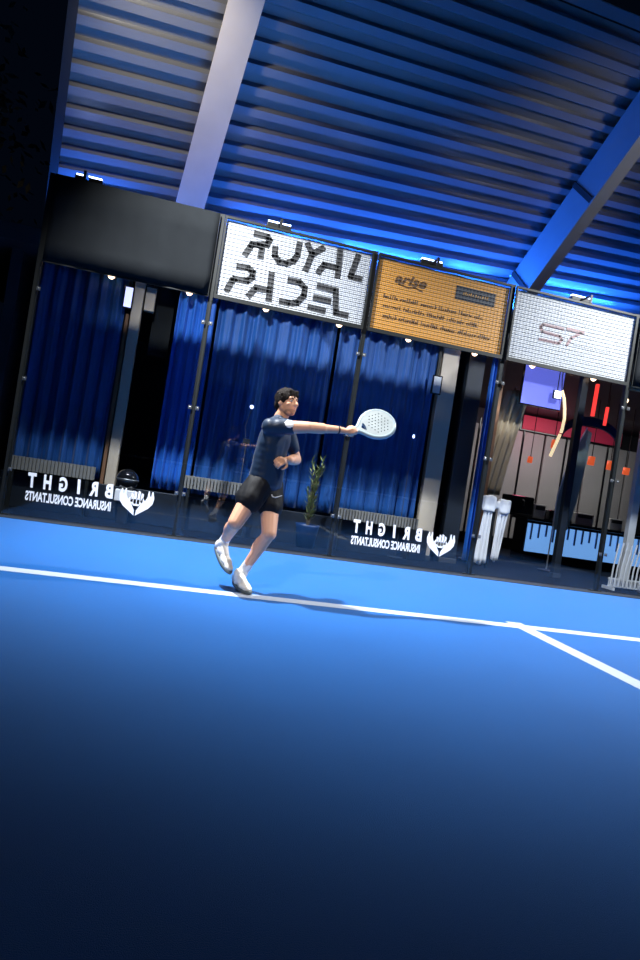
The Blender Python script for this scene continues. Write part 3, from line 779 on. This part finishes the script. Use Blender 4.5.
# right hand round the racket handle
k0, k1 = V((3.285, -2.935, 1.405)), V((3.66, -2.872, 1.574))
hx = (k1 - k0).normalized()
grip0 = k0 - hx * .075          # butt of the handle
pd = V((-.05, -.75, .35)); pd = (pd - hx * pd.dot(hx)).normalized(); qd = hx.cross(pd)
hc = grip0 + hx * .065
def ring(t, ang, r): return hc + hx * t + (pd * math.cos(ang) + qd * math.sin(ang)) * r
ell(bm, hc + pd * .030 - hx * .004, (.046, .015, .040), Matrix((hx, pd, qd)).transposed())
cap(bm, J['rwr'], hc + pd * .026 - hx * .045, .027, .024); cap(bm, hc + pd * .026 - hx * .045, hc + pd * .030, .024, .020)
for i, (tt_, sc) in enumerate(((.036, 1.0), (.013, 1.05), (-.010, 1.0), (-.032, .86))):
    a_ = [.75, 1.5, 2.35, 3.2 * sc]; pts = [ring(tt_, q, .031 if n_ else .034) for n_, q in enumerate(a_)]
    for n_, (p, q) in enumerate(zip(pts, pts[1:])): cap(bm, p, q, (.0105, .0095, .009)[n_] * sc, (.0095, .009, .0075)[n_] * sc, 10)
pts = [ring(-.012, -.55, .034), ring(.022, -1.1, .034), ring(.045, -1.75, .030), ring(.054, -2.4, .028)]
for n_, (p, q) in enumerate(zip(pts, pts[1:])): cap(bm, p, q, (.014, .012, .0105)[n_], (.012, .0105, .008)[n_], 10)
# left hand, loosely curled in front of the belly
dd = (J['lwr'] - J['lel']).normalized(); nn = V((-.55, .35, -.75)); nn = (nn - dd * nn.dot(dd)).normalized(); ss = dd.cross(nn)
pc = J['lwr'] + dd * .055
ell(bm, pc, (.048, .042, .016), Matrix((dd, ss, nn)).transposed())
cap(bm, J['lwr'], pc, .026, .020)
for i, (o_, L) in enumerate(((.031, .92), (.011, 1.0), (-.010, .95), (-.030, .78))):
    p = pc + dd * .042 + ss * o_; 
    for (ang, ln_, r_) in ((.55, .040, .0105), (1.5, .026, .0095), (2.35, .020, .0085)):
        q = p + (dd * math.cos(ang) + nn * math.sin(ang)) * ln_ * L
        cap(bm, p, q, r_, r_ * .92, 10); p = q
p = pc - dd * .022 + ss * .030
for (vv, ln_, r_) in ((dd * .6 + ss * .75 + nn * .35, .036, .0135), (dd * .9 + ss * .1 + nn * .6, .030, .0115), (dd * .8 - ss * .35 + nn * .7, .022, .010)):
    q = p + vv.normalized() * ln_; cap(bm, p, q, r_, r_ * .9, 10); p = q
person = fuse('person', bm, M['skin'], .0048, 4)
tag(person, 'player in navy shirt and black shorts lunging with a racket in an outstretched arm', 'person')
# hair
bm = BM(); rnd = random.Random(11)
ell(bm, H(0, -.022, .042), (.083, .098, .084), AH); ell(bm, H(0, -.075, -.015), (.066, .045, .062), AH)
for s in (-1, 1): ell(bm, H(s * .070, -.02, .032), (.018, .05, .05), AH); cap(bm, H(s * .073, .018, .03), H(s * .070, .022, -.008), .010, .006)
for k in range(46):
    a = rnd.uniform(0, 2 * PI); e = rnd.uniform(.15, 1.35)
    d = V((.082 * math.cos(a) * math.cos(e), -.022 + .096 * math.sin(a) * math.cos(e), .042 + .084 * math.sin(e)))
    if d.y > .05 and d.z < .075: continue
    q = d + V((rnd.uniform(-.012, .012), rnd.uniform(-.004, .022), rnd.uniform(-.008, .014)))
    cap(bm, H(*d), H(*q), .013, .007, 8)
for x in (-.045, -.025, -.004, .018, .038): cap(bm, H(x, .066, .098), H(x + rnd.uniform(-.012, .012), .084, .062 + rnd.uniform(-.008, .01)), .014, .006, 8)
fuse('hair', bm, M['hair'], .0042, 2, person, .0035, 60)
# face details
for s in (-1, 1):
    e = obj('eye', ell(BM(), H(s * .031, .0795, .007), (.0135, .008, .0072), AH, 14, 10), M['eye'], person, True)
    obj('iris', ell(BM(), H(s * .031 + .002, .0865, .007), (.0056, .003, .0058), AH, 12, 8), M['iris'], e, True)
    obj('eyebrow', tube(BM(), [H(s * .014, .089, .026), H(s * .030, .0875, .033), H(s * .048, .075, .029)], [.0042, .0046, .002], 8), M['hair'], person, True)
m_ = cap(cap(BM(), H(-.020, .086, -.056), H(0, .0925, -.052), .0035, .0055, 10), H(.020, .086, -.056), H(0, .0925, -.052), .0035, .0055, 10)
cap(cap(m_, H(-.016, .084, -.063), H(0, .0895, -.065), .0035, .006, 10), H(.016, .084, -.063), H(0, .0895, -.065), .0035, .006, 10)
obj('mouth', m_, M['lip'], person, True)
obj('stubble', ell(ell(BM(), H(0, .030, -.066), (.053, .0575, .046), AH), H(0, .0505, -.0868), (.0342, .0362, .0262), AH), mat('stubble', (.46, .25, .165), .7, nscale=120, namt=.4), person, True)
# shirt
bm = BM()
ell(bm, at(AC, J['neck'], 0, .0, -.17), (.178, .118, .185), AC)
for k, (q, rx, ry) in enumerate(((-.02, .170, .130), (.08, .170, .128), (.18, .168, .124), (.28, .166, .121), (.38, .168, .120), (.48, .172, .120), (.58, .176, .120))):
    ell(bm, J['pelvis'].lerp(J['neck'], q + .04), (rx, ry, .13 if k else .085), AP if q < .4 else AC)
cap(bm, J['rsh'], J['lsh'], .075, .075)
for a in ('rsh', 'lsh'): cap(bm, J['neck'] + V((0, 0, -.028)), J[a], .058, .070)
for a in ('rsh', 'lsh'): cap(bm, H(0, -.045, -.135), J[a].lerp(J['neck'], .35) + V((0, 0, .012)), .050, .056)
cap(bm, J['rsh'], J['rsh'].lerp(J['rel'], .50), .073, .062); cap(bm, J['lsh'], J['lsh'].lerp(J['lel'], .60), .080, .068)
shirt = fuse('shirt', bm, M['shirt'], .008, 22, person, .009, 9)
# open hems: cut the sleeves square and hollow
cb = BM(); d, u, w = frame(J['neck'] - J['pelvis'])
tb = []
for k in range(21):
    a = 2 * PI * k / 20; tb.append(H(0, -.016, -.150) + (hr * math.cos(a) * .066 + hf * math.sin(a) * .064) + V((0, 0, -.008 * math.sin(a))))
obj('collar', tube(cb, tb, .009, 8), M['shirt'], person, True)
sa = J['rsh'].lerp(J['rel'], .50)
bd = patch('sleeve_badge', shirt, lambda c, n: (c - (sa + V((-.012, -.065, .03)))).length < .042 and n.y < -.1, M['vinyl'], shirt, .002)
bd['label'] = 'white badge on the sleeve'
# shorts
bm = BM()
ell(bm, at(AP, J['pelvis'], 0, -.005, .02), (.166, .122, .095), AP)
ell(bm, at(AP, J['pelvis'], 0, -.02, -.05), (.160, .128, .085), AP)
for s in 'rl':
    h, k = J[s + 'hip'], J[s + 'kn']; cap(bm, h, h.lerp(k, .40), .112, .112)
shorts = fuse('shorts', bm, M['shorts'], .008, 4, person, .012, 9)
lg = J['lhip'].lerp(J['lkn'], .18)
tk = BM(); c0 = lg + V((.035, -.115, .0))
tube(tk, [c0 + V((-.055, -.002, .03)), c0 + V((-.03, -.012, -.004)), c0 + V((-.01, -.014, -.006)), c0 + V((.045, .0, .018))], [.003, .007, .006, .002], 8)
obj('tick_mark', tk, M['ink_grey'], shorts, True)
# socks, shoes
def shoe(heel, toe, an, kn, up_):
    fd = (toe - heel).normalized(); up_ = (up_ - fd * up_.dot(fd)).normalized(); sd = fd.cross(up_); A = Matrix((sd, fd, up_)).transposed()
    L = (toe - heel).length
    s_ = cap(BM(), an.lerp(kn, .26), an, .041, .043); cap(s_, an, heel.lerp(toe, .3), .045, .040)
    fuse('sock', s_, M['sock'], .006, 3, person, .002, 25)
    P = lambda y, z, x=0: heel + fd * y + up_ * z + sd * x
    b_ = BM()
    ell(b_, P(.02, .012), (.038, .046, .044), A); ell(b_, P(.09, .012), (.040, .075, .046), A)
    ell(b_, P(L * .72, .0), (.046, .075, .034), A); ell(b_, P(L * .95, -.006), (.038, .048, .026), A)
    cap(b_, P(.035, .03), P(.05, .062), .040, .044); cap(b_, P(.07, .045), P(.15, .022), .036, .030)
    sh = fuse('shoe', b_, M['shoe'], .006, 4, person)
    so = BM(); N = 28; rows = []
    for zz, gr_ in ((-.046, .94), (-.040, 1.0), (-.026, 1.02), (-.016, .98)):
        rr = []
        for k in range(N):
            t_ = 2 * PI * k / N; yy = L * .5 + .012 + (L * .5 + .040) * math.cos(t_) * gr_; ww = (.043 - .006 * math.cos(t_ + PI)) * math.sin(t_) * gr_ * (1 + .10 * math.cos(t_))
            rr.append(so.verts.new(P(yy, zz + (.008 * max(0, math.cos(t_)) ** 2), ww)))
        rows.append(rr)
    for a, c in zip(rows, rows[1:]):
        for k in range(N): so.faces.new((a[k], a[(k + 1) % N], c[(k + 1) % N], c[k]))
    so.faces.new(rows[0]); so.faces.new(list(reversed(rows[-1])))
    o = obj('sole', so, M['shoe_grey'], sh, True); 
    lc = BM()
    for k in range(4): tube(lc, [P(.095 + k * .022, .056 - k * .0085, -.024), P(.098 + k * .022, .0625 - k * .0085, 0), P(.095 + k * .022, .056 - k * .0085, .024)], .0028, 6)
    obj('laces', lc, M['sock'], sh, True)
shoe(fl_heel + V((0, 0, .006)), fl_toe + V((0, 0, .013)), J['lan'], J['lkn'], V((-.15, .15, 1)))
shoe(fr_heel, fr_toe, J['ran'], J['rkn'], V((.3, -.45, .75)))
# wristband
wb_ = BM(); wa = J['rel'].lerp(J['rwr'], .95); wd = (J['rwr'] - J['rel']).normalized()
cap(wb_, wa - wd * .004, wa + wd * .004, .0295, .0295)
o = fuse('wristband', tube(BM(), [wa - wd * .009, wa - wd * .004, wa + wd * .004, wa + wd * .009], [.029, .0335, .0335, .029], 18), M['ink'], .004, 1, person); wb_.free()

# ------------------------------------------------------------------ the racket
ra = hx; rb = V((-.15, .55, .82)); rb = (rb - ra * rb.dot(ra)).normalized(); rn = ra.cross(rb)
R_ = lambda t_, w_, d_: grip0 + ra * t_ + rb * w_ + rn * d_
rk = empty('racket', 'pale grey padel racket held out in the right hand of the player', 'racket', tuple(grip0))
out = []
key = [(.115, .017), (.135, .022), (.16, .045), (.19, .078), (.225, .108), (.27, .128), (.315, .134), (.36, .127), (.40, .108), (.43, .078), (.449, .042), (.456, .0)]
half = []
for (a, c), (a2, c2) in zip(key, key[1:]):
    for k in range(3): half.append((a + (a2 - a) * k / 3, c + (c2 - c) * k / 3))
half.append(key[-1]); out = half + [(a, -c) for a, c in reversed(half[:-1])]
def plate(outline, holes, t0, t1):
    bm = BM(); es = []
    for lp in [outline] + holes:
        vs = [bm.verts.new((a, c, 0)) for a, c in lp]
        es += [bm.edges.new((vs[i], vs[(i + 1) % len(vs)])) for i in range(len(vs))]
    bmesh.ops.triangle_fill(bm, edges=es, use_beauty=True)
    fs = list(bm.faces); rr = bmesh.ops.extrude_face_region(bm, geom=fs)
    for v in bm.verts: v.co.z = t0
    for g_ in rr['geom']:
        if isinstance(g_, bmesh.types.BMVert): g_.co.z = t1
    for v in bm.verts: v.co = R_(*v.co)
    return bm
throat = [(.158, 0), (.186, .038), (.196, .030), (.200, 0), (.196, -.030), (.186, -.038)]
def circ(a, c, r, n=8): return [(a + r * math.cos(2 * PI * k / n), c + r * math.sin(2 * PI * k / n)) for k in range(n)]
holes = [circ(.318 + .030 * i + (.015 if j % 2 else 0), .028 * j, .0055) for i in range(-3, 4) for j in range(-3, 4) if math.hypot(.030 * i + (.015 if j % 2 else 0), .028 * j) < .098]
rel(obj('face', plate(out, [throat] + holes, -.017, .017), M['racket']), rk)
rim = BM(); full = [R_(a, c, 0) for a, c in out]
tube(rim, full, .0195, 8)
rel(obj('rim', rim, M['racket_edge'], None, True), rk)
rel(obj('grip', tube(BM(), [R_(t_, 0, 0) for t_ in (0, .004, .02, .06, .10, .125)], [.016, .0185, .0165, .0165, .0165, .0165], 14), M['grip'], None, True), rk)
rel(obj('butt_cap', tube(BM(), [R_(-.006, 0, 0), R_(0, 0, 0), R_(.006, 0, 0)], [.014, .019, .018], 14), M['ink'], None, True), rk)

# ------------------------------------------------------------------ light
w = bpy.data.worlds.new('night'); S.world = w; w.use_nodes = True
w.node_tree.nodes['Background'].inputs[0].default_value = (.0035, .008, .022, 1)
w.node_tree.nodes['Background'].inputs[1].default_value = .18
def lamp(kind, name, loc, aim, power, col, size=.12, cone=90, blend=1.):
    l = bpy.data.lights.new(name, kind); l.energy = power; l.color = col
    if kind == 'AREA': l.shape = 'RECTANGLE'; l.size, l.size_y = size
    else: l.shadow_soft_size = size
    if kind == 'SPOT': l.spot_size = math.radians(cone); l.spot_blend = blend
    o = bpy.data.objects.new(name, l); COL.objects.link(o); o.location = loc
    o.rotation_euler = (V(aim) - V(loc)).to_track_quat('-Z', 'Y').to_euler()
    return o
lamp('SPOT', 'flood_and_fill', (.75, -2.2, 6), (3.7, -.9, 0), 4700, (.94, .97, 1.0), .12, 96)
lamp('SPOT', 'flood_and_fill', (9.2, -2.2, 6), (6.4, -.9, 0), 3900, (.94, .97, 1.0), .12, 96)
lamp('SPOT', 'flood_and_fill', (.75, -2.2, 6), (1.3, .9, 5.7), 300, (1.0, .86, .68), .15, 74)
lamp('SPOT', 'flood_and_fill', (3.2, -4.4, 9.6), (3.7, -1.3, 1.9), 1500, (1.0, .93, .86), .15, 46)  # fill lamp added high in front, brightens player and banners
lamp('SPOT', 'flood_and_fill', (.6, -9, 6.6), (2.85, -2.85, 1.15), 1500, (1.0, .90, .80), .12, 24)  # narrow fill added from the front to lift the player
lamp('SPOT', 'flood_and_fill', (9.2, -2.2, 6), (7.6, 1.0, 6.4), 130, (1.0, .90, .78), .15, 60)  # added upward fill for the underside of the right beam
lamp('SPOT', 'flood_and_fill', (5.0, -16, 8.6), (5, -13.0, 0), 900, (.92, .96, 1.0), .2, 60)  # unseen lamp added so net and far turf mirror in the glass
for r0, sz, pw in ((-1.25, .9, 40), (1.7, 1.8, 100), (3.8, 2.0, 115), (6.0, 2.0, 115), (8.2, 2.0, 115)):
    p = rp(r0, .35, .62)
    l = lamp('AREA', 'uplight', p, p + (-RB) + RN * .35, pw, (.02, .16, 1.0), (sz, .06))
    zz = -((-RB) + RN * .35).normalized() ; xx = (RR - zz * RR.dot(zz)).normalized(); l.rotation_euler = Matrix((xx, zz.cross(xx), zz)).transposed().to_euler()
lamp('AREA', 'bar_light', (10.5, 4.6, 3.4), (10.5, 5.6, 0), 80, (1.0, .95, .90), (4, 1))
lamp('POINT', 'pink_light', (10.2, 5.6, 3.0), (0, 0, 0), 16, (1.0, .18, .3), .2)
lamp('SPOT', 'stand_fill', (6.95, 1.22, 3.42), (7.05, 1.6, 1.2), 85, (1.0, .93, .84), .05, 75)  # unseen fill added to brighten the white stand and parasol
